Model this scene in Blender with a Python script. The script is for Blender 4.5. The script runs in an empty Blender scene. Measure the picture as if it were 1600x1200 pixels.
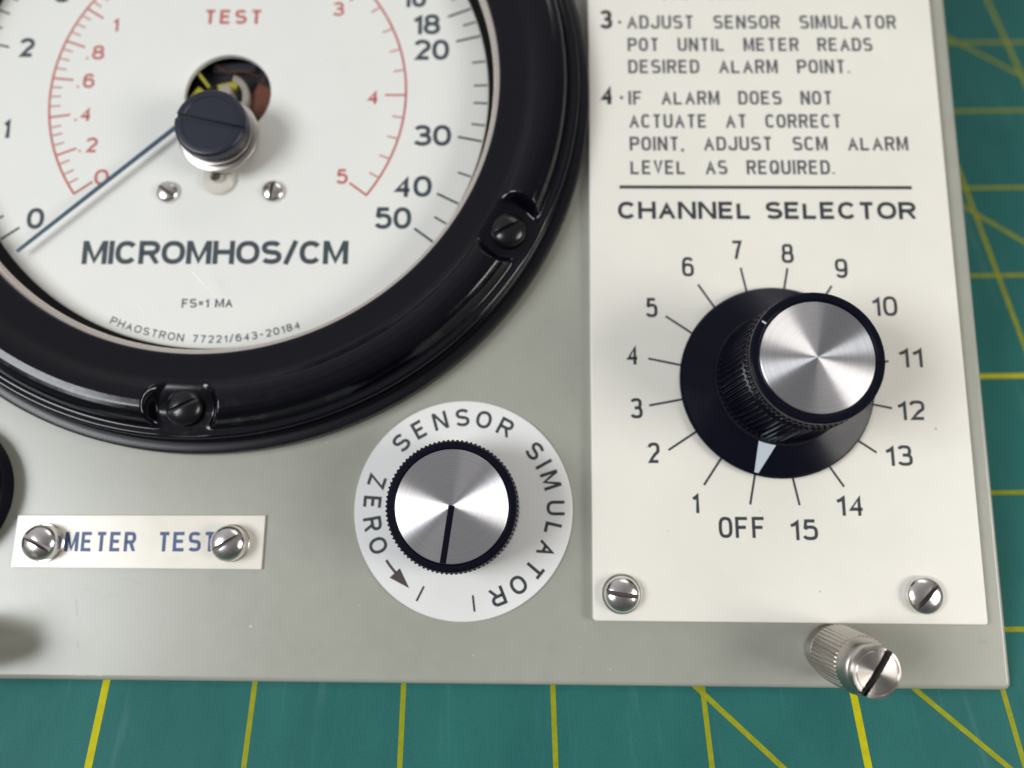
import bpy, bmesh, math, random
from mathutils import Matrix, Vector
random.seed(7)
S = 0.001                                   # everything below is measured in millimetres
C = bpy.context.scene.collection
PI = math.pi
sc = bpy.context.scene

# ------------------------------------------------------------------ camera
cam = bpy.data.cameras.new('camera')
cam.sensor_fit = 'HORIZONTAL'
cam.sensor_width = 36.0
cam.lens = 36.0 * 1266.49 / 1600.0
cam.clip_start = 0.005
cam.clip_end = 50
cam.dof.use_dof = True
cam.dof.focus_distance = 0.1310
cam.dof.aperture_fstop = 7.6
co = bpy.data.objects.new('camera', cam)
C.objects.link(co)
CR = Matrix(((0.999899, 0.013689, -0.003718), (-0.013783, 0.875710, -0.482640), (-0.003351, 0.482643, 0.875811)))
co.matrix_world = Matrix.Translation(Vector((69.4447, -29.7296, 145.5917)) * S) @ CR.to_4x4()
sc.camera = co

# panel frame: x to the right, y up the panel, z out of its face; it leans 18 degrees on the mat
PR_ = Matrix(((0.999687, 0.023496, -0.008591), (-0.025006, 0.948975, -0.314360), (0.000766, 0.314476, 0.949265)))
PM = Matrix.Translation(Vector((83.1106, 1.1299, 6.2371)) * S) @ PR_.to_4x4()

# ------------------------------------------------------------------ light
w = bpy.data.worlds.new('World')
sc.world = w
w.use_nodes = True
nt = w.node_tree
bg = nt.nodes['Background']
tc = nt.nodes.new('ShaderNodeTexCoord')
dt = nt.nodes.new('ShaderNodeVectorMath')          # a room: pale far wall and ceiling, darker behind the viewer
dt.operation = 'DOT_PRODUCT'
dt.inputs[1].default_value = (-0.42, 0.72, 0.55)
mr_ = nt.nodes.new('ShaderNodeMapRange')
mr_.inputs['From Min'].default_value = -1.0
rp = nt.nodes.new('ShaderNodeValToRGB')
nt.links.new(tc.outputs['Generated'], dt.inputs[0])
nt.links.new(dt.outputs['Value'], mr_.inputs['Value'])
nt.links.new(mr_.outputs[0], rp.inputs[0])
rp.color_ramp.elements[0].position = 0.25
rp.color_ramp.elements[0].color = (0.15, 0.15, 0.155, 1)
rp.color_ramp.elements[1].position = 1.0
rp.color_ramp.elements[1].color = (0.92, 0.91, 0.94, 1)
e_ = rp.color_ramp.elements.new(0.72)
e_.color = (0.42, 0.415, 0.425, 1)
nt.links.new(rp.outputs[0], bg.inputs['Color'])
bg.inputs['Strength'].default_value = 0.54


def area(name, d, dist, sx, sy, power, col, target=(-20, 45, 0)):
    """A window or ceiling lamp of the room: direction and target in the panel frame (mm)."""
    l = bpy.data.lights.new(name, 'AREA')
    l.shape = 'RECTANGLE'
    l.size = sx
    l.size_y = sy
    l.energy = power
    l.color = col
    o = bpy.data.objects.new(name, l)
    C.objects.link(o)
    t = PM @ (Vector(target) * S)
    dv = (PR_ @ Vector(d)).normalized()
    o.location = t + dv * dist
    o.rotation_euler = (-dv).to_track_quat('-Z', 'Y').to_euler()
    return o


area('window_light', (-0.66, -0.10, 0.74), 0.75, 0.34, 0.27, 4.35, (0.94, 0.975, 1.0))
area('ceiling_light', (0.80, -0.12, 0.62), 0.44, 0.21, 0.16, 1.2, (1.0, 0.965, 0.91), (20, 20, 0))
area('far_ceiling_light', (0.25, 0.80, 0.55), 1.1, 0.5, 0.14, 1.0, (1.0, 0.97, 0.93))

sc.view_settings.view_transform = 'Standard'
sc.view_settings.look = 'None'
sc.view_settings.exposure = 0.0
sc.view_settings.gamma = 1.0
sc.view_settings.use_curve_mapping = False
sc.render.engine = 'CYCLES'
sc.cycles.max_bounces = 10
sc.cycles.use_denoising = True


# ------------------------------------------------------------------ materials
def mat(name, col, rough=0.5, metal=0.0, spec=0.5, coat=0.0, noise=0.0, nscale=400, bump=0.0, bscale=900, rvar=0.0):
    m = bpy.data.materials.new(name)
    m.use_nodes = True
    t = m.node_tree
    b = t.nodes['Principled BSDF']
    b.inputs['Base Color'].default_value = (*col, 1)
    b.inputs['Roughness'].default_value = rough
    b.inputs['Metallic'].default_value = metal
    b.inputs['Specular IOR Level'].default_value = spec
    b.inputs['Coat Weight'].default_value = coat
    b.inputs['Coat Roughness'].default_value = 0.08
    c = t.nodes.new('ShaderNodeTexCoord')
    if noise or rvar:
        n = t.nodes.new('ShaderNodeTexNoise')
        n.inputs['Scale'].default_value = nscale
        n.inputs['Detail'].default_value = 6
        n.inputs['Roughness'].default_value = 0.65
        t.links.new(c.outputs['Object'], n.inputs['Vector'])
        if noise:
            r = t.nodes.new('ShaderNodeValToRGB')
            r.color_ramp.elements[0].position = 0.3
            r.color_ramp.elements[1].position = 0.7
            r.color_ramp.elements[0].color = (*[x * (1 - noise) for x in col], 1)
            r.color_ramp.elements[1].color = (*[min(1, x * (1 + noise)) for x in col], 1)
            t.links.new(n.outputs['Fac'], r.inputs[0])
            t.links.new(r.outputs[0], b.inputs['Base Color'])
        if rvar:
            mr = t.nodes.new('ShaderNodeMapRange')
            mr.inputs['From Min'].default_value = 0.3
            mr.inputs['From Max'].default_value = 0.7
            mr.inputs['To Min'].default_value = max(0.02, rough - rvar)
            mr.inputs['To Max'].default_value = rough + rvar
            t.links.new(n.outputs['Fac'], mr.inputs['Value'])
            t.links.new(mr.outputs[0], b.inputs['Roughness'])
    if bump:
        n2 = t.nodes.new('ShaderNodeTexNoise')
        n2.inputs['Scale'].default_value = bscale
        n2.inputs['Detail'].default_value = 3
        t.links.new(c.outputs['Object'], n2.inputs['Vector'])
        bp = t.nodes.new('ShaderNodeBump')
        bp.inputs['Strength'].default_value = bump
        bp.inputs['Distance'].default_value = 0.0002
        t.links.new(n2.outputs['Fac'], bp.inputs['Height'])
        t.links.new(bp.outputs[0], b.inputs['Normal'])
    return m


M = {}
M['panel'] = mat('grey_green_enamel', (0.330, 0.332, 0.285), 0.29, spec=0.5, noise=0.03, nscale=260, bump=0.035, bscale=1800, rvar=0.018)
M['scuff'] = mat('pale_paint_scuff', (0.40, 0.40, 0.36), 0.5)
M['chip'] = mat('bare_chipped_metal', (0.50, 0.49, 0.46), 0.5)
M['plate'] = mat('cream_white_enamel', (0.76, 0.735, 0.665), 0.38, noise=0.03, nscale=45, bump=0.04, rvar=0.04)
M['disc'] = mat('white_disc_enamel', (0.75, 0.75, 0.735), 0.40, noise=0.015, nscale=150)
M['label'] = mat('ivory_label_plastic', (0.74, 0.70, 0.62), 0.22, noise=0.02, nscale=150, rvar=0.05)
M['dial'] = mat('matt_white_dial', (0.78, 0.773, 0.735), 0.55, noise=0.015, nscale=90)
M['ink'] = mat('black_engraving_ink', (0.028, 0.034, 0.040), 0.55, noise=0.30, nscale=2600)
M['ink_grey'] = mat('worn_grey_engraving_ink', (0.085, 0.088, 0.098), 0.6, noise=0.30, nscale=2600)
M['ink_dial'] = mat('slate_dial_ink', (0.035, 0.050, 0.066), 0.6, noise=0.30, nscale=2600)
M['ink_red'] = mat('red_dial_ink', (0.50, 0.115, 0.105), 0.6, noise=0.30, nscale=2600)
M['ink_red_pale'] = mat('faded_red_dial_ink', (0.52, 0.24, 0.21), 0.6, noise=0.30, nscale=2600)
M['ink_navy'] = mat('navy_label_ink', (0.034, 0.070, 0.185), 0.5, noise=0.30, nscale=2600)
M['ink_brown'] = mat('brown_arrow_ink', (0.055, 0.036, 0.034), 0.5)
M['black_gloss'] = mat('glossy_black_enamel', (0.0024, 0.0021, 0.0048), 0.16, spec=0.34, coat=0.0, bump=0.05, bscale=420, rvar=0.06, nscale=500)
M['black_case'] = mat('black_bakelite_case', (0.006, 0.006, 0.009), 0.30, spec=0.3)
M['black_knob'] = mat('black_knob_plastic', (0.0042, 0.0042, 0.0105), 0.21, spec=0.14, bump=0.01, rvar=0.04, nscale=300)
M['black_rough'] = mat('dark_meter_interior', (0.016, 0.016, 0.020), 0.6)
M['adjuster'] = mat('dark_blue_black_plastic', (0.012, 0.014, 0.028), 0.38, noise=0.08, nscale=700)
M['screw_black'] = mat('blackened_screw_steel', (0.006, 0.006, 0.007), 0.25, spec=0.45)
M['nickel'] = mat('nickel_plated_steel', (0.80, 0.77, 0.735), 0.22, metal=1.0, rvar=0.05, nscale=500, noise=0.05)
M['nickel_dull'] = mat('dull_turned_nickel', (0.49, 0.455, 0.42), 0.36, metal=1.0, rvar=0.03, nscale=2500, noise=0.05)
M['slot'] = mat('dark_brown_slot_steel', (0.11, 0.092, 0.086), 0.45, metal=0.5)  # slots and adjuster shaft, a darker brown than the plated heads
M['brass'] = mat('lacquered_brass', (0.62, 0.40, 0.14), 0.25, metal=1.0, rvar=0.08, nscale=300)
M['gasket'] = mat('pale_metal_retaining_ring', (0.70, 0.63, 0.57), 0.25, metal=0.75)
M['copper'] = mat('copper_coil_winding', (0.16, 0.05, 0.025), 0.45, metal=0.7, noise=0.2, nscale=2000)
M['yellow'] = mat('yellow_green_paint', (0.34, 0.31, 0.02), 0.4)
M['lever_grey'] = mat('grey_movement_bridge', (0.30, 0.27, 0.23), 0.4)
M['lever'] = mat('pale_plastic_lever', (0.66, 0.62, 0.57), 0.35)
M['pointer'] = mat('blue_grey_needle_paint', (0.040, 0.078, 0.130), 0.45)
M['mark'] = mat('silver_white_mark_and_glint', (0.60, 0.66, 0.72), 0.32, metal=0.2)

# spun aluminium: circular brushing
m = mat('spun_aluminium', (0.80, 0.79, 0.80), 0.34, metal=1.0)
t = m.node_tree
b = t.nodes['Principled BSDF']
tg = t.nodes.new('ShaderNodeTangent')
tg.direction_type = 'RADIAL'
tg.axis = 'Z'
t.links.new(tg.outputs[0], b.inputs['Tangent'])
b.inputs['Anisotropic'].default_value = 1.0
b.inputs['Anisotropic Rotation'].default_value = 0.25
c_ = t.nodes.new('ShaderNodeTexCoord')
vl = t.nodes.new('ShaderNodeVectorMath')
vl.operation = 'LENGTH'
t.links.new(c_.outputs['Object'], vl.inputs[0])
nz = t.nodes.new('ShaderNodeTexNoise')
nz.noise_dimensions = '1D'
nz.inputs['Scale'].default_value = 5200
nz.inputs['Detail'].default_value = 4
t.links.new(vl.outputs['Value'], nz.inputs['W'])
mr = t.nodes.new('ShaderNodeMapRange')
mr.inputs['To Min'].default_value = 0.27
mr.inputs['To Max'].default_value = 0.41
t.links.new(nz.outputs['Fac'], mr.inputs['Value'])
t.links.new(mr.outputs[0], b.inputs['Roughness'])
cr = t.nodes.new('ShaderNodeValToRGB')
cr.color_ramp.elements[0].position = 0.3
cr.color_ramp.elements[0].color = (0.70, 0.69, 0.705, 1)
cr.color_ramp.elements[1].position = 0.7
cr.color_ramp.elements[1].color = (0.83, 0.82, 0.83, 1)
t.links.new(nz.outputs['Fac'], cr.inputs[0])
t.links.new(cr.outputs[0], b.inputs['Base Color'])
M['spun'] = m
m2 = m.copy()
m2.name = 'turned_nickel_face'
[m2.node_tree.links.remove(l) for l in list(m2.node_tree.links) if l.to_socket.name == 'Base Color']
m2.node_tree.nodes['Principled BSDF'].inputs['Base Color'].default_value = (0.50, 0.465, 0.43, 1)
M['turned_face'] = m2

# clear pane
m = bpy.data.materials.new('clear_glass')
m.use_nodes = True
t = m.node_tree
t.nodes.remove(t.nodes['Principled BSDF'])
out = t.nodes['Material Output']
tr = t.nodes.new('ShaderNodeBsdfTransparent')
tr.inputs[0].default_value = (0.985, 0.99, 0.985, 1)
gl = t.nodes.new('ShaderNodeBsdfGlossy')
gl.inputs['Roughness'].default_value = 0.03
lw = t.nodes.new('ShaderNodeLayerWeight')
lw.inputs['Blend'].default_value = 0.5
pwn = t.nodes.new('ShaderNodeMath')
pwn.operation = 'POWER'
pwn.inputs[1].default_value = 5.0
t.links.new(lw.outputs['Facing'], pwn.inputs[0])
fr = t.nodes.new('ShaderNodeMath')
fr.operation = 'MULTIPLY_ADD'
fr.inputs[1].default_value = 0.9
fr.inputs[2].default_value = 0.03
t.links.new(pwn.outputs[0], fr.inputs[0])
mx = t.nodes.new('ShaderNodeMixShader')
t.links.new(fr.outputs[0], mx.inputs[0])
t.links.new(tr.outputs[0], mx.inputs[1])
t.links.new(gl.outputs[0], mx.inputs[2])
t.links.new(mx.outputs[0], out.inputs[0])
M['glass'] = m

m = bpy.data.materials.new('painted_glass_glint_and_scratch')  # pale film for the painted reflection streak, fine scratches and dust
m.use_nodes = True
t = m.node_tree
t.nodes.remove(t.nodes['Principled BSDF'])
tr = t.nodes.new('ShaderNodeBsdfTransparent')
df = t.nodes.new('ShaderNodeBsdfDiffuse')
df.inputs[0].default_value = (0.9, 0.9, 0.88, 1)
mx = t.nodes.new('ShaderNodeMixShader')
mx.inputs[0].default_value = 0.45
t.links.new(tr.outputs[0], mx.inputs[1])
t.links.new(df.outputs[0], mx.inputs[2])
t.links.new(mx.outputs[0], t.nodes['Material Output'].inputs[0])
M['glint_scratch'] = m

# cutting mat: fine pebbled green vinyl with pale scuffs
m = mat('green_mat_vinyl', (0.026, 0.130, 0.122), 0.58, spec=0.2, bump=0.07, bscale=3200)
t = m.node_tree
b = t.nodes['Principled BSDF']
c_ = t.nodes.new('ShaderNodeTexCoord')
n1 = t.nodes.new('ShaderNodeTexNoise')
n1.inputs['Scale'].default_value = 45
n1.inputs['Detail'].default_value = 8
n1.inputs['Roughness'].default_value = 0.7
mp = t.nodes.new('ShaderNodeMapping')
mp.inputs['Rotation'].default_value = (0, 0, 0.7)
mp.inputs['Scale'].default_value = (1.0, 0.45, 1)
t.links.new(c_.outputs['Object'], mp.inputs['Vector'])
t.links.new(mp.outputs[0], n1.inputs['Vector'])
r1 = t.nodes.new('ShaderNodeValToRGB')
r1.color_ramp.elements[0].position = 0.32
r1.color_ramp.elements[0].color = (0.0130, 0.103, 0.097, 1)
r1.color_ramp.elements[1].position = 0.72
r1.color_ramp.elements[1].color = (0.022, 0.142, 0.124, 1)
t.links.new(n1.outputs['Fac'], r1.inputs[0])
n2 = t.nodes.new('ShaderNodeTexNoise')
n2.inputs['Scale'].default_value = 3000
n2.inputs['Detail'].default_value = 2
t.links.new(c_.outputs['Object'], n2.inputs['Vector'])
mm = t.nodes.new('ShaderNodeMixRGB')
mm.blend_type = 'OVERLAY'
mm.inputs[0].default_value = 0.22
t.links.new(r1.outputs[0], mm.inputs[1])
t.links.new(n2.outputs['Fac'], mm.inputs[2])
pv = mm.outputs[0]
for rz, sx_, lo in ((0.12, 9.0, .61), (1.9, 12.0, .64), (0.9, 14.0, .66)):           # pale knife scuffs, stretched along one way
    mp2 = t.nodes.new('ShaderNodeMapping')
    mp2.inputs['Rotation'].default_value = (0, 0, rz)
    mp2.inputs['Scale'].default_value = (sx_, .7, 1)
    t.links.new(c_.outputs['Object'], mp2.inputs['Vector'])
    n3 = t.nodes.new('ShaderNodeTexNoise')
    n3.inputs['Scale'].default_value = 38
    n3.inputs['Detail'].default_value = 3
    t.links.new(mp2.outputs[0], n3.inputs['Vector'])
    r3 = t.nodes.new('ShaderNodeValToRGB')
    r3.color_ramp.elements[0].position = lo
    r3.color_ramp.elements[0].color = (0, 0, 0, 1)
    r3.color_ramp.elements[1].position = lo + .16
    r3.color_ramp.elements[1].color = (.32, .32, .32, 1)
    t.links.new(n3.outputs['Fac'], r3.inputs[0])
    mm2 = t.nodes.new('ShaderNodeMixRGB')
    t.links.new(r3.outputs[0], mm2.inputs[0])
    t.links.new(pv, mm2.inputs[1])
    mm2.inputs[2].default_value = (0.085, 0.20, 0.19, 1)
    pv = mm2.outputs[0]
t.links.new(pv, b.inputs['Base Color'])
M['mat'] = m
M['mat_line'] = mat('yellow_mat_printing', (0.46, 0.43, 0.0015), 0.6, spec=0.2, noise=0.12, nscale=700)
M['mat_line_thin'] = mat('faded_yellow_mat_printing', (0.255, 0.275, 0.008), 0.6, spec=0.2, noise=0.15, nscale=700)


# ------------------------------------------------------------------ mesh helpers (mm)
def link(name, bm, mats, parent=None, loc=(0, 0, 0), rot=(0, 0, 0), smooth=35, label=None):
    me = bpy.data.meshes.new(name)
    bmesh.ops.recalc_face_normals(bm, faces=bm.faces[:]) if getattr(bm, '_fix', True) is True and False else None
    bm.to_mesh(me)
    bm.free()
    for x in (mats if isinstance(mats, (list, tuple)) else [mats]):
        me.materials.append(M[x])
    if smooth:
        me.polygons.foreach_set('use_smooth', [True] * len(me.polygons))
        me.set_sharp_from_angle(angle=math.radians(smooth))
    o = bpy.data.objects.new(name, me)
    C.objects.link(o)
    if parent is not None:
        o.parent = parent
    o.location = Vector(loc) * S
    o.rotation_euler = rot
    if label:
        o['label'] = label
    return o


def lathe(bm, prof, n=96, mi=0, rfun=None, center=(0, 0)):
    """Revolve profile [(r, z)...] (listed so that going on, the outside lies to the right) about z."""
    rows = []
    for r, z in prof:
        if r < 1e-6:
            rows.append([bm.verts.new((center[0] * S, center[1] * S, z * S))])
            continue
        row = []
        for k in range(n):
            a = 2 * PI * k / n
            rr = r if rfun is None else rfun(r, z, a, k)
            row.append(bm.verts.new(((center[0] + rr * math.cos(a)) * S, (center[1] + rr * math.sin(a)) * S, z * S)))
        rows.append(row)
    for i in range(len(rows) - 1):
        A, B = rows[i], rows[i + 1]
        for k in range(n):
            k2 = (k + 1) % n
            if len(A) == 1 and len(B) == 1:
                continue
            if len(A) == 1:
                f = bm.faces.new((A[0], B[k2], B[k]))
            elif len(B) == 1:
                f = bm.faces.new((A[k], A[k2], B[0]))
            else:
                f = bm.faces.new((A[k], A[k2], B[k2], B[k]))
            f.material_index = mi
    return bm


def roundrect(x0, y0, x1, y1, r, n=6):
    pts = []
    for cx, cy, a0 in ((x1 - r, y1 - r, 0), (x0 + r, y1 - r, 90), (x0 + r, y0 + r, 180), (x1 - r, y0 + r, 270)):
        for k in range(n + 1):
            a = math.radians(a0 + 90 * k / n)
            pts.append((cx + r * math.cos(a), cy + r * math.sin(a)))
    return pts


def slab(bm, pts, z0, z1, bev=0.2, mi=0, seg=3):
    """Upright plate of outline pts (counter-clockwise) with a rounded top edge."""
    cx = sum(p[0] for p in pts) / len(pts)
    cy = sum(p[1] for p in pts) / len(pts)

    def inset(d):
        res = []
        n = len(pts)
        for i in range(n):
            a, b_, c = Vector(pts[i - 1]), Vector(pts[i]), Vector(pts[(i + 1) % n])
            t = (c - a)
            t.normalize()
            nn = Vector((-t.y, t.x))
            res.append((b_.x + nn.x * d, b_.y + nn.y * d))
        return res
    rows = [[(x, y, z0) for x, y in pts]]
    for s in range(seg + 1):
        a = PI / 2 * s / seg
        d = bev * (1 - math.cos(a))
        z = z1 - bev + bev * math.sin(a)
        rows.append([(x, y, z) for x, y in inset(d)])
    rows.append([(x, y, z1) for x, y in inset(bev + min(.05, bev * .2))])
    vr = [[bm.verts.new((x * S, y * S, z * S)) for x, y, z in r] for r in rows]
    n = len(pts)
    for i in range(len(vr) - 1):
        for k in range(n):
            f = bm.faces.new((vr[i][k], vr[i][(k + 1) % n], vr[i + 1][(k + 1) % n], vr[i + 1][k]))
            f.material_index = mi
    f = bm.faces.new(vr[-1])
    f.material_index = mi
    f = bm.faces.new(vr[0][::-1])
    f.material_index = mi


def slotted(bm, prof, zs, sw, ang, mi=0, slot_mi=1, n=64, rfun=None):
    """A turned solid (profile from the bottom up to the axis) whose top above zs is cut by a slot."""
    low = [p for p in prof if p[1] <= zs + 1e-6]
    up = [p for p in prof if p[1] > zs + 1e-6]
    # radius at zs
    a, b_ = low[-1], up[0]
    if abs(b_[1] - a[1]) > 1e-9 and a[1] < zs - 1e-6:
        f = (zs - a[1]) / (b_[1] - a[1])
        rz = a[0] + f * (b_[0] - a[0])
        low = low + [(rz, zs)]
    else:
        rz = a[0]
    lathe(bm, low, n, mi, rfun)
    lathe(bm, [(rz, zs), (0, zs)], n, slot_mi, rfun)
    ca, sa = math.cos(ang), math.sin(ang)
    for sgn in (1, -1):
        t = bmesh.new()
        lathe(t, [(rz, zs)] + up, n, mi, rfun)
        bmesh.ops.rotate(t, verts=t.verts, cent=(0, 0, 0), matrix=Matrix.Rotation(-ang, 3, 'Z'))
        res = bmesh.ops.bisect_plane(t, geom=t.verts[:] + t.edges[:] + t.faces[:], plane_co=(0, sgn * sw / 2 * S, 0), plane_no=(0, sgn, 0), clear_inner=True)
        cut = [g for g in res['geom_cut'] if isinstance(g, bmesh.types.BMVert)]
        cut.sort(key=lambda v_: v_.co.x * sgn)
        if len(cut) > 2:
            f = t.faces.new(cut)
            f.material_index = slot_mi
        bmesh.ops.rotate(t, verts=t.verts, cent=(0, 0, 0), matrix=Matrix.Rotation(ang, 3, 'Z'))
        mp_ = {v_: bm.verts.new(v_.co) for v_ in t.verts}
        for f in t.faces:
            nf = bm.faces.new([mp_[v_] for v_ in f.verts])
            nf.material_index = f.material_index
        t.free()


# ------------------------------------------------------------------ lettering: single-stroke alphabet drawn as flat ink
def ar(cx, cy, rx, ry, a0, a1, sq=2.0, n=None):
    n = n or max(6, int(abs(a1 - a0) / 12))
    o = []
    for k in range(n + 1):
        a = math.radians(a0 + (a1 - a0) * k / n)
        c, s_ = math.cos(a), math.sin(a)
        o.append((cx + rx * math.copysign(abs(c) ** (2 / sq), c), cy + ry * math.copysign(abs(s_) ** (2 / sq), s_)))
    return o


def glyph(ch, q=2.3):
    """Strokes of a character in the unit box: list of (points, closed)."""
    L = lambda *p: (list(p), False)
    if ch == 'A': return [L((0, 0), (.5, 1), (1, 0)), L((.17, .33), (.83, .33))]
    if ch == 'B': return [([(0, 0), (0, 1), (.5, 1)] + ar(.55, .76, .38, .24, 90, -90, q) + [(.5, .52), (0, .52)], False),
                          ([(0, .52), (.5, .52)] + ar(.58, .26, .42, .26, 90, -90, q) + [(.5, 0), (0, 0)], False)]
    if ch == 'C': return [(ar(.5, .5, .5, .5, 38, 322, q), False)]
    if ch == 'D': return [([(0, 0), (0, 1), (.42, 1)] + ar(.42, .5, .58, .5, 90, -90, q) + [(.42, 0)], True)]
    if ch == 'E': return [L((1, 1), (0, 1), (0, 0), (1, 0)), L((0, .52), (.88, .52))]
    if ch == 'F': return [L((1, 1), (0, 1), (0, 0)), L((0, .50), (.85, .50))]
    if ch == 'G': return [(ar(.5, .5, .5, .5, 40, 330, q) + [(1, .46), (.55, .46)], False)]
    if ch == 'H': return [L((0, 0), (0, 1)), L((1, 0), (1, 1)), L((0, .52), (1, .52))]
    if ch == 'I': return [L((.5, 0), (.5, 1))]
    if ch == 'J': return [([(1, 1), (1, .3)] + ar(.5, .3, .5, .3, 0, -180, q), False)]
    if ch == 'L': return [L((0, 1), (0, 0), (1, 0))]
    if ch == 'M': return [L((0, 0), (0, 1)), L((1, 0), (1, 1)), L((.03, 1), (.5, 0), (.97, 1))]
    if ch == 'N': return [L((0, 0), (0, 1)), L((1, 0), (1, 1)), L((.03, 1), (.97, 0))]
    if ch in 'O': return [(ar(.5, .5, .5, .5, 0, 348, q), True)]
    if ch == '0': return [(ar(.5, .5, .5, .5, 0, 348, q), True)]
    if ch == 'P': return [([(0, 0), (0, 1), (.5, 1)] + ar(.58, .73, .42, .27, 90, -90, q) + [(.5, .46), (0, .46)], False)]
    if ch == 'Q': return [(ar(.5, .5, .5, .5, 0, 348, q), True), L((.6, .28), (1, -.04))]
    if ch == 'R': return [([(0, 0), (0, 1), (.5, 1)] + ar(.58, .74, .40, .26, 90, -90, q) + [(.5, .48), (0, .48)], False), L((.55, .48), (1, 0))]
    if ch == 'S': return [(ar(.5, .755, .47, .245, 28, 255, q)[:-1] + [(.42, .525), (.58, .49)] + ar(.5, .255, .5, .255, 72, -152, q), False)]
    if ch == 'T': return [L((0, 1), (1, 1)), L((.5, 1), (.5, 0))]
    if ch == 'U': return [([(0, 1), (0, .36)] + ar(.5, .36, .5, .36, 180, 360, q) + [(1, .36), (1, 1)], False)]
    if ch == 'V': return [L((0, 1), (.5, 0), (1, 1))]
    if ch == 'Z': return [L((0, 1), (1, 1), (0, 0), (1, 0))]
    if ch == '1': return [L((0, .72), (.55, .80), (1, 1), (1, 0))]
    if ch == '2': return [(ar(.5, .72, .48, .28, 168, -28, q) + [(.62, .40), (0, 0), (1, 0)], False)]
    if ch == '3': return [(ar(.48, .76, .44, .24, 160, -90, q) + [(.32, .52)], False), ([(.32, .52)] + ar(.5, .26, .5, .26, 90, -160, q), False)]
    if ch == '4': return [L((.74, 0), (.74, 1), (0, .28), (1, .28))]
    if ch == '5': return [L((.92, 1), (.2, 1), (.12, .53)), ([(.12, .53), (.26, .625)] + ar(.5, .325, .5, .325, 98, -155, q), False)]
    if ch == '6': return [(ar(.5, .31, .5, .31, 0, 348, q), True), (ar(.5, .56, .5, .44, 35, 180, q) + [(0, .31)], False)]
    if ch == '7': return [L((0, 1), (1, 1), (.62, .5), (.36, 0))]
    if ch == '8': return [(ar(.5, .765, .43, .235, 0, 345, q), True), (ar(.5, .265, .5, .265, 0, 345, q), True)]
    if ch == '9': return [(ar(.5, .69, .5, .31, 0, 348, q), True), (ar(.5, .44, .5, .44, -145, 0, q) + [(1, .69)], False)]
    if ch == '/': return [L((0, -.14), (1, 1.14))]
    if ch == '-': return [L((0, .46), (1, .46))]
    if ch == '=': return [L((0, .36), (1, .36)), L((0, .64), (1, .64))]
    if ch == '.': return [L((.5, -.06), (.5, .06))]
    if ch == ',': return [L((.5, .06), (.5, -.06), (.2, -.2))]
    return []


WID = dict(A=.72, B=.68, C=.74, D=.72, E=.62, F=.60, G=.76, H=.72, I=0, J=.52, L=.58, M=.86, N=.74, O=.80, P=.66, Q=.80, R=.70, S=.68, T=.66, U=.70, V=.70, Z=.66)
NARROW = dict(A=.62, M=.66, O=.54, Q=.54, I=0, J=.50)


def width(ch, style):
    if ch in 'I.,': return 0.0
    if ch == '1': return 0.28
    if ch == '/': return .42
    if ch == '-': return .40
    if ch == '=': return .50
    if style == 'wide':
        return WID.get(ch, .60)
    return NARROW.get(ch, .54)


def ribbon(bm, pts, hw, closed, z, mi, xf=None, ylim=None, xlim=None):
    P = []
    for p in pts:
        v = Vector(p)
        if not P or (v - P[-1]).length > 1e-4:
            P.append(v)
    if closed and (P[0] - P[-1]).length < 1e-4:
        P.pop()
    n = len(P)
    if n < 2:
        return
    lft, rgt = [], []
    for i in range(n):
        if closed:
            a, c = P[i - 1], P[(i + 1) % n]
        else:
            a, c = P[max(i - 1, 0)], P[min(i + 1, n - 1)]
        d1 = (P[i] - a)
        d2 = (c - P[i])
        if d1.length < 1e-9: d1 = d2
        if d2.length < 1e-9: d2 = d1
        d1 = d1.normalized()
        d2 = d2.normalized()
        n1 = Vector((-d1.y, d1.x))
        n2 = Vector((-d2.y, d2.x))
        mt_ = (n1 + n2)
        if mt_.length < 1e-6:
            mt_ = n1
        mt_.normalize()
        k = 1 / max(0.34, mt_.dot(n1))
        for lst, v in ((lft, P[i] + mt_ * hw * k), (rgt, P[i] - mt_ * hw * k)):
            if ylim:
                v = Vector((v.x, min(max(v.y, ylim[0]), ylim[1])))
            if xlim:
                v = Vector((min(max(v.x, xlim[0]), xlim[1]), v.y))
            if xf:
                v = Vector(xf(v.x, v.y))
            lst.append(bm.verts.new((v.x * S, v.y * S, z * S)))
    for i in range(n if closed else n - 1):
        j = (i + 1) % n
        f = bm.faces.new((rgt[i], rgt[j], lft[j], lft[i]))
        f.material_index = mi


def put_char(bm, ch, org, ang, W, H, st, z, mi, q=2.3, slant=0.0):
    """Character with outer box W x H, lower-left corner at org, turned by ang."""
    ca, sa = math.cos(ang), math.sin(ang)
    for i, (pts, closed) in enumerate(glyph(ch, q)):
        o = []
        for x, y in pts:
            X = st / 2 + x * max(W - st, 0)
            Y = st / 2 + y * (H - st)
            if not closed and ch in 'AHIKMNTUVJ147FPRY':          # open ends reach the full height
                if y == 0: Y = 0.0
                if y == 1 and ch in 'HIKMNUVJ': Y = H
            o.append((X, Y))
        xf = lambda X, Y: (org[0] + (X + slant * Y) * ca - Y * sa, org[1] + (X + slant * Y) * sa + Y * ca)
        ribbon(bm, o, st / 2, closed, z + 0.004 * i, mi, xf, None if ch in '/.,Q' else (0.0, H), None if ch in '/.,QI' else (0.0, W))


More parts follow.
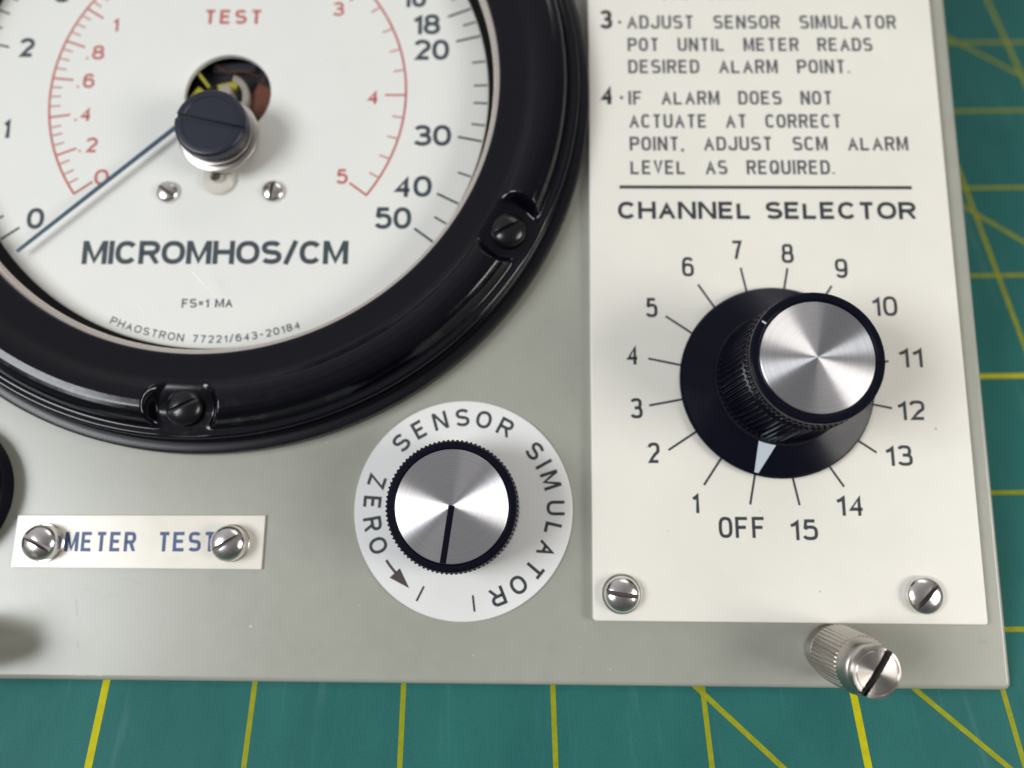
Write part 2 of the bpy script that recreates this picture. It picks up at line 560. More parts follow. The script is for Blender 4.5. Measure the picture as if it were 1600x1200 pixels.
def text(bm, s, a, b_, H, st, z, mi, style='wide', gap=.16, space=.55, q=2.3):
    """Straight line of text whose ink runs from a to b_ (mm, baseline)."""
    a, b_ = Vector(a), Vector(b_)
    d = b_ - a
    L_ = d.length
    ang = math.atan2(d.y, d.x)
    ws = [(space if c == ' ' else width(c, style)) for c in s]
    gaps = 0.0
    for i in range(len(s) - 1):
        if s[i] != ' ' and s[i + 1] != ' ':
            gaps += gap * H
    fixed = gaps + sum(st for c in s if c != ' ')
    k = (L_ - fixed) / (sum(ws) * H) if sum(ws) > 0 else 1
    x = 0.0
    for i, c in enumerate(s):
        if c == ' ':
            x += space * H * k
            continue
        W = ws[i] * H * k + st
        if c not in ' ':
            o = a + Vector((math.cos(ang), math.sin(ang))) * x
            put_char(bm, c, o, ang, W, H, st, z, mi, q)
        x += W
        if i + 1 < len(s) and s[i + 1] != ' ':
            x += gap * H


def radial(bm, c, ang, r0, r1, wd, z, mi):
    u = Vector((math.cos(ang), math.sin(ang)))
    ribbon(bm, [Vector(c) + u * r0, Vector(c) + u * r1], wd / 2, False, z, mi)


def ring_flat(bm, c, r0, r1, a0, a1, z, mi, n=90):
    pts = [(c[0] + (r0 + r1) / 2 * math.cos(a0 + (a1 - a0) * k / n), c[1] + (r0 + r1) / 2 * math.sin(a0 + (a1 - a0) * k / n)) for k in range(n + 1)]
    ribbon(bm, pts, abs(r1 - r0) / 2, False, z, mi)


D2 = math.radians

# ================================================================== the mat on the bench
bm = bmesh.new()
slab(bm, roundrect(-203.2, -101.6, 406.4, 355.6, 6), -3.0, 0.0, 0.4)
for i in range(-7, 16):
    x = 25.4 * i
    bold = i % 5 == 0
    ribbon(bm, [(x, -95), (x, 349)], 0.62 if bold else 0.44, False, 0.02, 1 if (bold or i < 1) else 2)
for i in range(-3, 14):
    y = 25.4 * i
    ribbon(bm, [(-197, y), (400, y)], 0.54 if i % 5 == 2 else 0.44, False, 0.03, 1 if i % 5 == 2 else 2)
for s_, x0, x1 in ((91.75, 60, 180), (127.9, 60, 215), (271.8, 120, 360), (342.6, 60, 395)):
    ribbon(bm, [(x0, s_ - x0), (x1, s_ - x1)], 0.46, False, 0.04, 2)
o = link('cutting_mat', bm, ['mat', 'mat_line', 'mat_line_thin'])
o['label'] = 'green cutting mat printed with a yellow grid, lying under the grey instrument panel'
o['category'] = 'cutting mat'

# ================================================================== the instrument panel
root = bpy.data.objects.new('instrument_panel', None)
C.objects.link(root)
root.matrix_world = PM
root.empty_display_size = 0.02
root['label'] = 'grey instrument panel with a round black meter, white instruction plate and two silver-capped knobs'
root['category'] = 'control panel'
PZ = -1.5                                       # face of the sheet metal; z = 0 is the face of the white plate

# --- sheet-metal face
bm = bmesh.new()
slab(bm, roundrect(-143.0, -10.75, 70.35, 205.0, 1.3, 6), PZ - 3.0, PZ, 0.9, 0, 5)
big = [f for f in bm.faces if len(f.verts) > 8]          # front and back: cut the round hole the meter sits in
for f in big:
    zz = f.verts[0].co.z
    loop = list(f.edges)
    bm.faces.remove(f)
    cv = [bm.verts.new(((-69.33 + 55.3 * math.cos(2 * PI * k / 128)) * S, (97.04 + 55.3 * math.sin(2 * PI * k / 128)) * S, zz)) for k in range(128)]
    ce = [bm.edges.new((cv[k], cv[(k + 1) % 128])) for k in range(128)]
    bmesh.ops.triangle_fill(bm, use_beauty=True, edges=loop + ce, normal=(0, 0, 1 if zz > -0.002 else -1))
for x, wd, hh in ((-86.7, 1.5, .22), (-84.9, .6, .14), (-83.6, 1.3, .30)):      # paint chips on the lower edge
    pts = [(x - wd / 2, -9.86), (x - wd * .3, -9.86 - hh * .4), (x, -9.86 - hh * .1), (x + wd * .25, -9.86 - hh * .5), (x + wd / 2, -9.86), (x + wd * .3, -9.78), (x - wd * .2, -9.80)]
    f = bm.faces.new([bm.verts.new((px * S, py * S, (PZ + 0.02) * S)) for px, py in pts])
    f.material_index = 1
for x, y, r in ((-58.4, -1.6, .22), (-47.0, 30.0, .12), (-20.3, -6.0, .14), (-2.0, -4.5, .10), (-40.0, 2.0, .10), (3.0, -8.0, .12)):
    f = bm.faces.new([bm.verts.new(((x + r * math.cos(a) * 1.5) * S, (y + r * math.sin(a)) * S, (PZ + 0.02) * S)) for a in [k * PI / 4 for k in range(8)]])
    f.material_index = 1
rg = random.Random(11)
for k in range(34):
    x, y = rg.uniform(-100, 68), rg.uniform(-9, 30)
    a, L_ = rg.uniform(0, PI), rg.uniform(.5, 3.2)
    ribbon(bm, [(x, y), (x + L_ * .5 * math.cos(a) + .1, y + L_ * .5 * math.sin(a)), (x + L_ * math.cos(a), y + L_ * math.sin(a))], rg.uniform(.02, .05), False, PZ + .02, 2)
link('faceplate', bm, ['panel', 'chip', 'scuff'], root)

# --- white instruction plate
bm = bmesh.new()
slab(bm, roundrect(0, 0, 66.5, 136, 0.55, 5), PZ + 0.01, 0.0, 0.22, 0, 3)
Z = 0.02
G = 2
text(bm, 'USE SENSOR.', (14.0, 117.25), (36.4, 117.45), 2.9, .50, Z, 2, 'narrow', .125, 1.50, 2.9)
text(bm, '3', (2.29, 110.82), (4.73, 110.83), 4.05, .78, Z, 1, 'narrow', q=2.5)
text(bm, '-', (5.60, 110.9), (6.75, 110.9), 2.9, .62, Z, 1)
text(bm, 'ADJUST SENSOR SIMULATOR', (7.55, 110.85), (59.63, 111.07), 2.90, .50, Z, 2, 'narrow', .125, 1.50, 2.9)
text(bm, 'POT UNTIL METER READS', (7.63, 106.06), (54.71, 106.28), 2.86, .50, Z, 2, 'narrow', .125, 1.50, 2.9)
text(bm, 'DESIRED ALARM POINT.', (7.66, 101.39), (50.10, 101.60), 2.88, .50, Z, 2, 'narrow', .125, 1.50, 2.9)
text(bm, '4', (2.18, 94.89), (4.78, 94.90), 3.96, .78, Z, 1, 'narrow')
text(bm, '-', (5.70, 94.95), (6.85, 94.95), 2.9, .62, Z, 1)
text(bm, 'IF ALARM DOES NOT', (7.60, 94.86), (46.38, 95.06), 2.85, .50, Z, 2, 'narrow', .125, 1.50, 2.9)
text(bm, 'ACTUATE AT CORRECT', (7.63, 90.08), (47.77, 90.29), 2.83, .50, Z, 2, 'narrow', .125, 1.50, 2.9)
text(bm, 'POINT, ADJUST SCM ALARM', (7.66, 85.47), (59.93, 85.76), 2.84, .50, Z, 2, 'narrow', .125, 1.50, 2.9)
text(bm, 'LEVEL AS REQUIRED.', (7.73, 80.68), (45.86, 80.90), 2.86, .50, Z, 2, 'narrow', .125, 1.50, 2.9)
ribbon(bm, [(5.59, 78.16), (59.93, 78.34)], .33, False, Z, 1)
text(bm, 'CHANNEL SELECTOR', (5.25, 71.86), (60.34, 72.12), 3.42, .72, Z, 1, 'wide', .12, .72, 2.2)
for s_, a, b_, h in [('7', (25.9, 64.19), (28.0, 64.21), 3.60), ('8', (35.08, 63.50), (37.30, 63.51), 3.72), ('9', (44.70, 60.70), (46.97, 60.71), 3.72),
                     ('10', (50.80, 53.61), (55.48, 53.65), 3.70), ('11', (54.9, 44.18), (59.2, 44.22), 3.62), ('12', (53.92, 34.69), (58.89, 34.73), 3.52),
                     ('13', (51.23, 26.61), (56.05, 26.66), 3.62), ('14', (42.09, 17.93), (47.01, 17.97), 3.58), ('15', (33.90, 13.72), (38.79, 13.76), 3.55),
                     ('OFF', (21.78, 13.98), (29.87, 14.05), 3.60), ('1', (17.25, 18.17), (18.55, 18.18), 3.52), ('2', (9.80, 26.74), (11.95, 26.75), 3.62),
                     ('3', (6.90, 34.60), (9.10, 34.62), 3.65), ('4', (6.35, 44.33), (8.60, 44.34), 3.62), ('5', (9.95, 53.08), (12.15, 53.09), 3.66),
                     ('6', (16.81, 60.83), (18.98, 60.84), 3.72)]:
    text(bm, s_, a, b_, h, .57, Z, 1, 'narrow', .14, .6, 2.9)
KC = (31.69, 41.13)                             # selector shaft
for i in range(16):
    an = -1.7706 + D2(22.5) * i
    radial(bm, KC, an, 15.0, 21.85, .40, Z, 1)
for x, y, r in ((60.5, 33.2, .22), (29.0, 18.6, .12), (13.0, 15.0, .12), (38.5, 5.2, .16), (9.6, 29.5, .12), (22, 8, .08), (47, 9.0, .09)):     # specks of dirt
    f = bm.faces.new([bm.verts.new(((x + r * math.cos(a)) * S, (y + r * math.sin(a)) * S, Z * S)) for a in [k * PI / 4 for k in range(8)]])
    f.material_index = 3
M['speck'] = mat('faint_dirt_speck', (0.45, 0.42, 0.37), 0.6)
plate = link('instruction_plate', bm, ['plate', 'ink', 'ink_grey', 'speck'], root, label='cream white instruction plate with black channel numbers and engraved instructions')


def pan_head(r, h, slot_w, depth, ang, washer=None, dome=0.55, n=56):
    """Slotted pan-head screw standing on z = 0."""
    b2 = bmesh.new()
    z0 = 0.0
    if washer:
        lathe(b2, [(washer, 0.02), (washer, .28), (washer - .12, .40), (r * .7, .40)], n, 0)
        z0 = .40
    pr = [(r * .96, z0)]
    edge = h * (1 - dome)
    pr.append((r, z0 + .12))
    pr.append((r, z0 + edge))
    for k in range(1, 11):
        a = PI / 2 * k / 10
        pr.append((r * math.cos(a), z0 + edge + h * dome * math.sin(a)))
    pr[-1] = (0, z0 + h)
    slotted(b2, pr, z0 + h - depth, slot_w, ang, 0, 1, n)
    return b2


for (x, y), an, wsh in (((4.87, 4.50), D2(172), 3.35), ((55.9, 4.78), D2(47), None)):
    link('screw', pan_head(3.0 if wsh else 3.15, 2.1, .75, .75, an, wsh, .7), ['nickel', 'slot'], plate, (x, y, 0.005))

# --- channel selector knob
bm = bmesh.new()
NR = 72


def knurl(r, z, a, k):
    if 4.7 < z < 16.8 and r > 9.9:
        return r + (0.17 if k % 4 in (0, 1) else -0.14)
    if 17.4 < z < 19.1 and r > 9.9:
        return r + (0.10 if k % 4 in (0, 1) else -0.16)
    return r


lathe(bm, [(r, z if z < 5 else z + .9) for r, z in [(16.9, 0.25), (17.15, 0.6), (17.15, 1.15), (16.8, 1.55), (14.2, 2.4), (11.75, 3.2), (11.4, 3.6), (11.2, 4.4), (11.05, 4.8), (10.75, 11), (10.55, 15.8), (10.45, 16.0), (10.1, 16.2), (10.1, 16.45),
           (10.4, 16.6), (10.45, 17.4), (10.4, 18.1), (10.15, 18.3), (10.3, 18.5), (10.38, 19.2), (10.3, 19.8), (10.0, 20.05), (9.2, 20.1), (8.95, 19.85), (8.9, 19.6), (0, 19.6)]], NR * 4, 0, knurl)
na = D2(146)
ribbon(bm, [(9.25 * math.cos(na), 9.25 * math.sin(na)), (9.98 * math.cos(na), 9.98 * math.sin(na))], .13, False, 21.03, 1)      # glint on a nick in the rim, painted as a pale stroke
KNZ = (32.75, 41.30)
knob = link('selector_knob', bm, ['black_knob', 'mark'], root, (KNZ[0], KNZ[1], 0.0), smooth=28, label='tall black selector knob with a wide skirt and a spun silver cap')


def cap_mesh(r, h=.25):
    b2 = bmesh.new()
    lathe(b2, [(r, 0), (r, h - .07), (r - .07, h), (r - .09, h), (r * .5, h), (0, h)], 128)
    return b2


link('cap', cap_mesh(8.78, .32), 'spun', knob, (0, 0, 20.51), smooth=20)
# white wedge on the skirt, lying on its cone
bm = bmesh.new()


def skirt_z(r):
    return 1.55 + (16.8 - r) * (2.4 - 1.55) / (16.8 - 14.2) if r > 14.2 else 2.4 + (14.2 - r) * (3.2 - 2.4) / (14.2 - 11.75)


rows = []
aw = D2(-104.5)
for k in range(9):
    r = 11.5 + (16.8 - 11.5) * k / 8
    hw = 1.55 - (1.55 - .35) * k / 8
    row = []
    for j in range(7):
        f_ = -1 + 2 * j / 6
        da = f_ * hw / r
        # the wedge leans: its tip lies on its anticlockwise side
        lean = -0.35 * k / 8 / r
        row.append(bm.verts.new((r * math.cos(aw + da + lean) * S, r * math.sin(aw + da + lean) * S, (skirt_z(r) + .05) * S)))
    rows.append(row)
for i in range(8):
    for j in range(6):
        bm.faces.new((rows[i][j], rows[i + 1][j], rows[i + 1][j + 1], rows[i][j + 1]))
link('pointer_mark', bm, 'mark', knob, label='pale silver wedge on the skirt pointing at OFF')

# --- sensor simulator dial disc and knob
DC = (-22.37, 18.57)
bm = bmesh.new()
lathe(bm, [(19.06, 0), (19.06, .42), (18.95, .5), (0, .5)], 160)
zt = .52
for ch, a in (('S', 134.4), ('E', 120.3), ('N', 106.0), ('S', 91.8), ('O', 78.0), ('R', 63.4), ('S', 39.4), ('I', 29.4), ('M', 18.6), ('U', 1.0), ('L', -12.0), ('A', -25.3), ('T', -39.2), ('O', -52.9), ('R', -67.4)):
    a = D2(a)
    H = 3.15
    st = .55
    W = {'I': st, 'M': 3.0, 'L': 2.1, 'E': 2.2, 'O': 2.75}.get(ch, 2.55)
    r = 16.08 - H / 2
    u = Vector((math.cos(a), math.sin(a)))
    tdir = Vector((u.y, -u.x))
    org = u * r - tdir * W / 2
    put_char(bm, ch, org, a - PI / 2, W, H, st, zt, 1, 2.2)
for ch, a in (('Z', 163.2), ('E', 176.6), ('R', -170.0), ('O', -156.4)):
    a = D2(a)
    H = 3.15
    st = .55
    W = {'E': 2.2, 'O': 2.75}.get(ch, 2.45)
    u = Vector((math.cos(a), math.sin(a)))
    tdir = Vector((-u.y, u.x))
    org = u * (16.0 + H / 2) - tdir * W / 2
    put_char(bm, ch, org, a + PI / 2, W, H, st, zt, 1, 2.2)
for a in (-82.6, -116.2):
    radial(bm, (0, 0), D2(a), 14.75, 17.5, .36, zt, 1)
ring_flat(bm, (0, 0), 15.65, 16.10, D2(-146.0), D2(-135), zt, 2, 8)
p0 = [(16.3 * math.cos(D2(-123.6)), 16.3 * math.sin(D2(-123.6)))]
for r in (14.85, 17.2):
    p0.append((r * math.cos(D2(-136.5)), r * math.sin(D2(-136.5))))
f = bm.faces.new([bm.verts.new((x * S, y * S, (zt + .004) * S)) for x, y in (p0[0], p0[1], p0[2])])
f.material_index = 2
f.normal_update()
if f.normal.z < 0:
    f.normal_flip()
link('dial_disc', bm, ['disc', 'ink', 'ink_brown'], root, (DC[0], DC[1], PZ + 0.01), label='round white dial disc lettered SENSOR SIMULATOR')

bm = bmesh.new()


def knurl2(r, z, a, k):
    if z > .8 and z < 11.5 and r > 10.2:
        return r + (0.15 if k % 4 in (0, 1) else -0.13)
    return r


lathe(bm, [(10.4, .3), (10.75, .7), (10.8, .9), (10.72, 6), (10.62, 11.3), (10.55, 11.5), (10.4, 11.95), (10.15, 12.15), (9.45, 12.2), (9.25, 12.0), (9.2, 11.8), (0, 11.8)], 88 * 4, 0, knurl2)
knob2 = link('simulator_knob', bm, 'black_knob', root, (-23.45, 18.62, PZ + .5), smooth=28, label='short black knurled knob with an index line across its spun silver cap')
link('cap', cap_mesh(9.1, .36), 'spun', knob2, (0, 0, 11.81), smooth=20)
bm = bmesh.new()
ia = D2(-97.6)
ribbon(bm, [(0.0, 0.1), (9.05 * math.cos(ia), 9.05 * math.sin(ia))], .50, False, 12.215, 0)
link('index_line', bm, 'black_knob', knob2, smooth=0)

# --- meter test label strip
bm = bmesh.new()
pts = [(-100.55, 7.78), (-57.1, 7.90), (-57.0, 17.12), (-100.4, 16.80)]
slab(bm, pts, PZ + 0.01, -1.0, .12, 0, 2)
text(bm, 'METER', (-91.6, 10.62), (-79.21, 10.73), 3.36, .60, -.98, 1, 'narrow', .13, .9, 2.9)
text(bm, 'TEST', (-75.41, 10.76), (-65.2, 10.86), 3.36, .60, -.98, 1, 'narrow', .13, .9, 2.9)
strip = link('label_strip', bm, ['label', 'ink_navy'], root, label='narrow ivory label strip lettered METER TEST in navy')
for (x, y), an in (((-94.9, 12.1), D2(-27)), ((-62.5, 12.3), D2(31))):
    link('screw', pan_head(3.05, 3.1, .75, .85, an, 3.3 if x < -80 else 3.2, .55), ['nickel', 'slot'], strip, (x, y, -.995))

# --- black push button beside the label
bm = bmesh.new()
pr = [(13.0, 0), (13.0, 3.2)]
for k in range(1, 7):
    a = PI / 2 * k / 6
    pr.append((12.0 + 1.0 * math.cos(a), 3.2 + 1.0 * math.sin(a)))
pr += [(10.5, 4.2), (9.8, 3.9), (4, 3.8), (0, 3.8)]
lathe(bm, pr, 96)
link('push_button', bm, 'black_knob', root, (-114.9, 20.6, PZ), label='round black push button beside the ivory label strip')


# --- captive thumbscrews
def thumbscrew(x, y, tilt, slot):
    b2 = bmesh.new()
    n = 168

    def kn(r, z, a, k):
        if 3.1 < z < 11.2 and r > 4.0:
            return r + (.13 if k % 4 in (0, 1) else -.13)
        return r
    pr = [(3.9, 2.3), (4.3, 2.5), (4.55, 3.0), (4.6, 3.2), (4.5, 11.1), (4.42, 11.3), (4.30, 11.8), (4.05, 12.7), (3.80, 13.3), (3.55, 13.5), (3.55, 14.1), (3.98, 14.2), (3.98, 15.1), (3.80, 15.4), (3.52, 15.45),
          (3.42, 15.30), (3.22, 15.30), (3.1, 15.42), (1.5, 15.52), (0, 15.55)]
    slotted(b2, pr, 14.25, 1.15, slot, 0, 1, n, kn)
    for f in b2.faces:
        if f.calc_center_median().z > 15.25 * S and f.material_index == 0:
            f.material_index = 2
    o = link('thumbscrew', b2, ['nickel_dull', 'slot', 'turned_face'], root, (x, y, PZ), tilt, smooth=30)
    b2 = bmesh.new()
    lathe(b2, [(4.15, 0), (4.15, 1.9), (3.95, 2.15), (2.6, 2.2), (2.6, 3.2)], 64)
    link('ferrule', b2, 'nickel_dull', o)
    return o


thumbscrew(40.0, -4.35, (D2(5.0), D2(5.2), 0), D2(56))['label'] = 'knurled nickel thumbscrew with a wide slot at the lower edge of the panel'
thumbscrew(-109.0, -4.6, (D2(6), D2(17), 0), D2(20))['label'] = 'knurled nickel thumbscrew below the black push button'

# ================================================================== the round meter
MC = (-69.33, 97.04)
bm = bmesh.new()
prof = [(54.0, -19.0), (55.0, -18.4), (55.0, PZ - 3.05), (55.0, PZ - .01), (69.2, PZ), (69.44, PZ + .15), (69.44, 0.9), (69.1, 1.35), (68.3, 1.6), (67.6, 1.5), (67.5, .9), (53.2, .9), (53.2, -6.0), (0, -6.0)]
lathe(bm, [(0, -19.0)] + prof, 256)
meter = link('meter', bm, 'black_case', root, (MC[0], MC[1], 0), label='large round black meter with a white dial and red inner scale')

# bezel: turned ring with a raised ridge, cut by a pocket round each screw
SR = 61.9
SA = [D2(-28.6 + 60.9 * k - 62.1) for k in range(0, 6)]
SA = [D2(-28.6), D2(-90.6), D2(-152.6), D2(33.4), D2(90.0), D2(151.0)]


def ridge(r):
    pts = [(52.45, 5.05), (52.7, 5.32), (53.1, 5.42), (55.5, 5.75), (57.2, 6.05), (57.9, 6.35), (58.6, 6.95), (59.4, 7.55), (60.3, 7.88), (61.4, 8.03), (62.6, 7.93), (63.6, 7.6), (64.4, 6.9), (64.9, 6.0), (65.3, 5.2), (65.6, 4.85), (66.0, 4.75),
           (66.35, 4.85), (66.65, 4.92), (66.95, 4.85), (67.15, 4.65)]
    if r <= pts[0][0]: return pts[0][1]
    for (r0, z0), (r1, z1) in zip(pts, pts[1:]):
        if r <= r1:
            return z0 + (z1 - z0) * (r - r0) / (r1 - r0)
    return pts[-1][1]


def sstep(x):
    x = max(0, min(1, x))
    return x * x * (3 - 2 * x)


angs = set()
k = 0.0
while k < 360:
    angs.add(round(k, 3))
    k += 0.75
for a in SA:
    d = -9.0
    while d <= 9.0:
        angs.add(round((math.degrees(a) + d) % 360, 3))
        d += 0.12
angs = sorted(angs)
rs = []
r = 52.45
while r < 67.16:
    rs.append(r)
    r += .12 if r < 53.3 else .19
rs.append(67.15)
bm = bmesh.new()
rows = []
for ad in angs:
    a = D2(ad)
    ca, sa = math.cos(a), math.sin(a)
    near = None
    for s_ in SA:
        dd = abs((a - s_ + PI) % (2 * PI) - PI)
        if dd < D2(11):
            near = s_
    row = [bm.verts.new((53.0 * ca * S, 53.0 * sa * S, 3.05 * S)), bm.verts.new((52.45 * ca * S, 52.45 * sa * S, 3.3 * S))]
    for r in rs:
        z = ridge(r)
        if near is not None:
            x, y = r * ca - SR * math.cos(near), r * sa - SR * math.sin(near)
            d = math.hypot(x, y)
            k = sstep((d - 4.75) / 1.9)
            fl = 4.75 + 1.55 * sstep((63.6 - r) / 5.8)
            z = min(z, fl + .0) * (1 - k) + z * k if z > fl else z
        row.append(bm.verts.new((r * ca * S, r * sa * S, z * S)))
    for rr, zz in ((67.25, 4.3), (67.25, 2.1), (67.6, 1.95), (67.6, 1.45)):
        row.append(bm.verts.new((rr * ca * S, rr * sa * S, zz * S)))
    rows.append(row)
n = len(rows)
for i in range(n):
    A, B = rows[i], rows[(i + 1) % n]
    for j in range(len(A) - 1):
        bm.faces.new((A[j], A[j + 1], B[j + 1], B[j]))
link('bezel', bm, 'black_gloss', meter, smooth=50)
for a in SA:
    b2 = pan_head(3.25, 2.3, .80, .8, D2(27), None, .75, 56)
    link('screw', b2, ['screw_black', 'screw_black'], meter, (SR * math.cos(a), SR * math.sin(a), 4.78))
bm2 = bmesh.new()
lathe(bm2, [(52.42, 4.3), (52.0, 4.25), (51.55, 3.85), (51.35, 3.45), (51.35, 3.02)], 256)
link('retaining_ring', bm2, 'gasket', meter)
bm = bmesh.new()
lathe(bm, [(52.4, 2.99), (51.5, 2.99), (51.42, 2.9), (51.42, 2.2), (51.6, 2.1)], 256)
link('inner_rim', bm, 'brass', meter)

# dial face with its printed scales
bm = bmesh.new()
W0 = -0.70
lathe(bm, [(50.24, W0 - 1.0), (50.24, W0 - .08), (50.16, W0), (8.35, W0), (8.35, W0 - 1.0)], 200)
zi = W0 + .02
mx_, my_ = MC


def dtext(s, a, b_, H, st, mi, **kw):
    text(bm, s, (a[0] - mx_, a[1] - my_), (b_[0] - mx_, b_[1] - my_), H, st, zi, mi, 'wide', **kw)


for s_, a, b_, h in [('2', (-110.88, 104.74), (-107.83, 104.75), 4.09), ('1', (-111.97, 87.73), (-110.5, 87.74), 4.05), ('0', (-105.17, 69.46), (-101.91, 69.48), 4.16),
                     ('18', (-34.24, 109.94), (-28.78, 109.96), 4.36), ('20', (-33.76, 104.46), (-26.90, 104.49), 4.36), ('30', (-33.31, 86.53), (-26.09, 86.57), 4.31),
                     ('40', (-36.73, 76.23), (-29.49, 76.27), 4.25), ('50', (-40.12, 69.88), (-33.15, 69.92), 4.30), ('16', (-36.48, 115.84), (-31.68, 115.86), 4.40),
                     ('3', (-105.2, 116.6), (-102.2, 116.6), 4.1)]:
    dtext(s_, a, b_, h, .82, 1, gap=.06)
dtext('MICROMHOS/CM', (-94.00, 62.66), (-44.61, 63.0), 4.55, .97, 1, gap=.055)
dtext('FS=1 MA', (-74.70, 54.47), (-65.33, 54.60), 1.68, .30, 1, gap=.12, space=.75)
# makers line on an arc
s_ = 'PHAOSTRON 77221/643-20184'
a0, a1 = D2(-111.9), D2(-70.2)
Hs, st = 1.42, .24
ws = [(.85 if c == ' ' else width(c, 'wide') * Hs + st) for c in s_]
gp = ((a1 - a0) * 49.3 - sum(ws)) / (len(s_) - 1)
x = 0
for c, wd in zip(s_, ws):
    if c != ' ':
        a = a0 + (x + wd / 2) / 49.2
        u = Vector((math.cos(a), math.sin(a)))
        td = Vector((-u.y, u.x))
        put_char(bm, c, u * 49.15 - td * wd / 2, a + PI / 2, wd, Hs, st, zi, 1, 2.3)
    x += wd + gp
# outer scale
for a, r0 in ((-143.6, 46.0), (167.3, 44.6), (-170.6, 45.3), (148.0, 45.2), (21.7, 45.2), (14.6, 45.2), (25.6, 47.3), (29.5, 45.2), (-10.95, 45.3), (-26.2, 45.5), (-36.3, 45.65)):
    radial(bm, (0, 0), D2(a), r0, 50.0, .46, zi, 1)
for a in (163.0, 159.0, 155.1, 151.5, 172.0, 176.5, -178.9, -174.6, -166.6, -162.0, -157.2, -152.6, -148.2, 18.2, 8.3, 2.45, -1.9, -7.2, -19.5, -31.4, 33.5):
    radial(bm, (0, 0), D2(a), 47.4, 50.0, .40, zi, 1)
# red test scale
ring_flat(bm, (0, 0), 34.12, 34.56, D2(-36.6), D2(216.7), zi, 2, 160)
for a in (147.9, 161.0, 174.6, -171.6, -158.0, -143.3, 0.0, -36.6, 41.7, 120.0):
    radial(bm, (0, 0), D2(a), 30.3, 34.5, .42, zi + .004, 2)
for a in (141.5, 144.8, 150.8, 154.2, 157.5, 164.0, 167.4, 171.0, 177.8, -178.9, -175.4, -168.0, -165.1, -161.6, -154.7, -150.8, -147.3, 33.2, 24.3, 16.4, 8.9, -7.9, -15.3, -22.6, -29.7):
    radial(bm, (0, 0), D2(a), 32.2, 34.4, .36, zi + .004, 3)
dtext('TEST', (-75.12, 112.02), (-63.72, 112.06), 3.1, .62, 2, gap=.22)
for s_, a, b_, h in [('1', (-93.05, 110.29), (-91.85, 110.30), 2.96), ('8', (-96.45, 104.25), (-94.05, 104.26), 3.05), ('6', (-97.59, 98.22), (-95.34, 98.23), 3.05), ('4', (-97.50, 91.32), (-95.20, 91.34), 2.91),
                     ('2', (-95.67, 84.87), (-93.38, 84.89), 3.05), ('0', (-93.34, 78.28), (-90.61, 78.30), 3.15), ('3', (-50.00, 113.86), (-47.72, 113.87), 3.05), ('4', (-42.5, 95.15), (-40.18, 95.16), 2.93), ('5', (-47.64, 78.76), (-45.38, 78.77), 3.02)]:
    dtext(s_, a, b_, h, .54, 2)
for x, y in ((-97.3, 104.55), (-98.5, 98.45), (-98.2, 91.55), (-96.7, 85.15)):
    ribbon(bm, [(x - mx_ - .22, y - my_), (x - mx_ + .22, y - my_)], .22, False, zi, 2)
link('dial', bm, ['dial', 'ink_dial', 'ink_red', 'ink_red_pale'], meter, smooth=30)

# what shows through the hole of the dial: movement with copper coil and yellow levers
bm = bmesh.new()
lathe(bm, [(9.6, -5.9), (9.6, -4.6), (9.2, -4.4), (0, -4.4)], 64, 0)


def bar(bm_, p, q, hw, z0, z1, mi):
    p, q = Vector(p), Vector(q)
    d = (q - p).normalized()
    nrm = Vector((-d.y, d.x)) * hw
    slab(bm_, [tuple(p - nrm), tuple(q - nrm), tuple(q + nrm), tuple(p + nrm)], z0, z1, min(.15, hw * .4), mi, 2)


bar(bm, (5.0, -2.6), (7.4, 2.2), 2.1, -4.4, -2.2, 0)
for k in range(16):                                             # coil winding
    p = Vector((4.6, -3.3)) + Vector((.447, .894)) * (k * .40)
    bar(bm, p + Vector((-1.9, .95)), p + Vector((2.1, -1.05)), .17, -2.3, -2.05, 1)
bar(bm, (-6.4, 5.0), (-4.1, 2.0), .30, -2.2, -1.6, 2)
bar(bm, (-6.9, 5.7), (-6.3, 4.9), .30, -2.2, -1.6, 1)
bar(bm, (-2.4, 1.9), (.4, 2.5), .62, -2.2, -1.5, 2)
bar(bm, (.2, 2.6), (1.5, 2.3), 1.0, -2.2, -1.4, 2)
bar(bm, (-7.7, -.6), (-5.8, 2.0), .75, -2.6, -2.1, 2)
arc_ = [(.2 + 3.2 * math.cos(D2(a)), -.6 + 4.2 * math.sin(D2(a))) for a in range(82, -40, -10)]
for p, q in zip(arc_, arc_[1:]):                                # pale bridge curving round the pivot
    bar(bm, p, q, .62, -2.4, -.9, 3)
sp_ = [((1.3 + .0075 * a) * math.cos(D2(a)), (1.3 + .0045 * a) * math.sin(D2(a))) for a in range(0, 360, 15)]
ribbon(bm, sp_, .07, False, -.95, 1)                            # hairspring
for pts in ([(-3.2, 6.8), (-1.0, 5.2), (2.2, 5.6), (5.2, 4.6)], [(6.6, 4.9), (5.9, 3.2), (5.8, 1.9)]):
    ribbon(bm, pts, .10, False, -1.9, 1)
bar(bm, (-4.5, 7.2), (4.0, 7.4), .9, -4.4, -3.4, 0)
lathe(bm, [(1.2, -4.4), (1.2, .8), (1.0, 1.0), (0, 1.0)], 32, 3)
link('movement', bm, ['black_rough', 'copper', 'yellow', 'lever_grey'], meter, smooth=30)

# needle
bm = bmesh.new()
pa = D2(-137.6)
u = Vector((math.cos(pa), math.sin(pa)))
v_ = Vector((-u.y, u.x))
bar_pts = [u * 1.4 - v_ * .45, u * 46.0 - v_ * .34, u * 48.4 - v_ * .30, u * 48.4 + v_ * .30, u * 46.0 + v_ * .34, u * 1.4 + v_ * .45]
slab(bm, [tuple(p) for p in bar_pts], 1.05, 1.3, .08, 0, 2)
link('pointer', bm, 'pointer', meter, smooth=30)

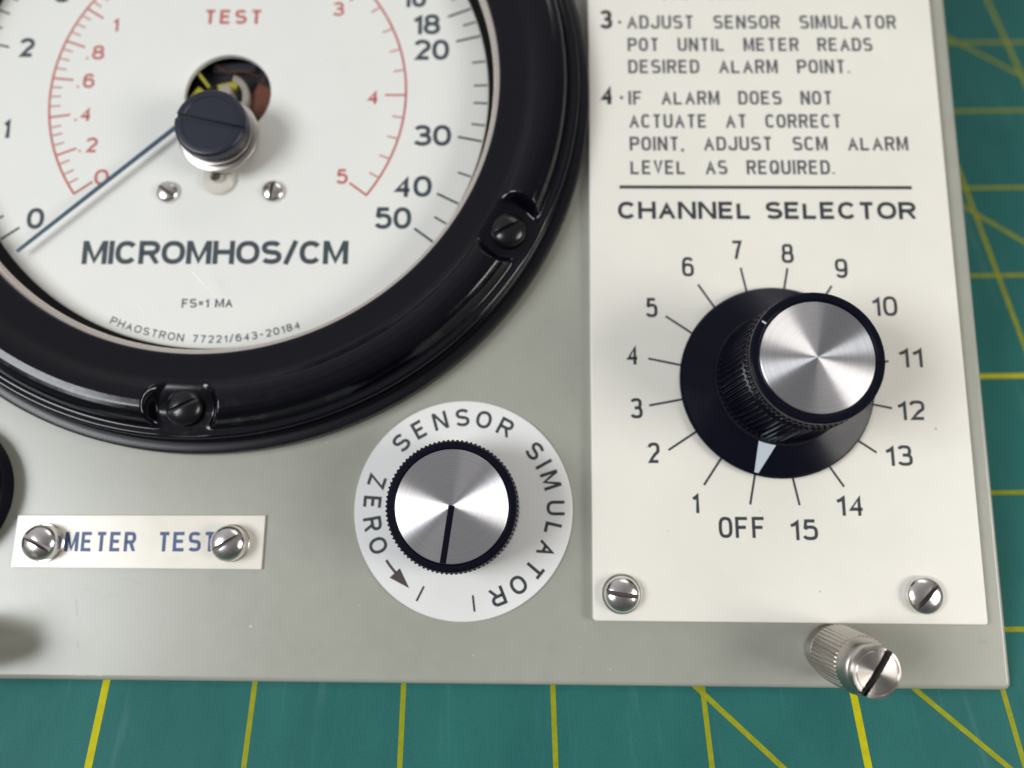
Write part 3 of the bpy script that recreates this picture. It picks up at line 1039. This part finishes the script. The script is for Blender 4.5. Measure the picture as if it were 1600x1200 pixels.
# two little dial screws
for (x, y), an in (((-9.75, -20.2), D2(-33)), ((10.05, -19.95), D2(80))):
    link('dial_screw', pan_head(2.15, 1.3, .6, .5, an, None, .8, 48), ['nickel', 'slot'], meter, (x, y, W0))

# zero adjuster: black slotted cap, bushing through the glass, pin and fork below
AC = (0.45, -10.4)
bm = bmesh.new()
pr = [(5.9, 4.9), (6.35, 5.1), (6.5, 5.5), (6.5, 7.3), (6.42, 7.6), (6.2, 7.85), (5.9, 7.95), (5.0, 7.96), (4.9, 7.85), (2.5, 7.86), (0, 7.86)]
slotted(bm, pr, 6.9, 1.1, D2(-12), 0, 0, 72)
link('zero_adjuster', bm, 'adjuster', meter, (AC[0], AC[1], 0), smooth=40, label='dark slotted zero adjuster standing on the meter glass')
bm = bmesh.new()
lathe(bm, [(6.55, 4.45), (6.75, 4.55), (6.75, 4.8), (6.5, 4.9), (0, 4.9)], 72)
lathe(bm, [(5.6, 3.4), (5.6, 4.45), (6.6, 4.45)], 72, 1)
lathe(bm, [(7.3, 3.0), (7.45, 3.1), (7.45, 3.35), (7.2, 3.55), (5.5, 3.6)], 72)
lathe(bm, [(6.5, 1.2), (6.9, 1.4), (7.1, 2.0), (7.1, 2.6), (6.0, 2.6)], 72)
lathe(bm, [(0, 1.2), (6.5, 1.2)], 72)
link('bushing', bm, ['nickel_dull', 'slot'], meter, (AC[0], AC[1], 0), smooth=40)
bm = bmesh.new()
lathe(bm, [(3.1, W0 + .01), (3.15, W0 + .6), (2.8, W0 + .95), (1.1, W0 + .9), (1.05, 1.2)], 40)
link('adjuster_pin', bm, 'lever', meter, (-0.35, -17.6, 0), smooth=40)

# glass
bm = bmesh.new()
lathe(bm, [(51.6, 3.0), (7.0, 3.0)], 160)
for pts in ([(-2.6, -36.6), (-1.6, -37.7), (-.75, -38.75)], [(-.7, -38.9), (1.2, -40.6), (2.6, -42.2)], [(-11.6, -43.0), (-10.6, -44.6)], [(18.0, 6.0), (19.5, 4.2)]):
    ribbon(bm, pts, .16 if pts[0][0] == -2.6 else .07, False, 3.03, 1)  # reflection streak painted as pale slivers, with a few fine scratches
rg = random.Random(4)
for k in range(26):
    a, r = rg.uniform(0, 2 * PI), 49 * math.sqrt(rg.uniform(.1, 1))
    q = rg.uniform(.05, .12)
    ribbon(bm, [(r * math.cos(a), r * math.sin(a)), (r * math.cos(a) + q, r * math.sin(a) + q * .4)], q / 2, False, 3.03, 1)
link('glass', bm, ['glass', 'glint_scratch'], meter, smooth=0)

bpy.context.view_layer.update()
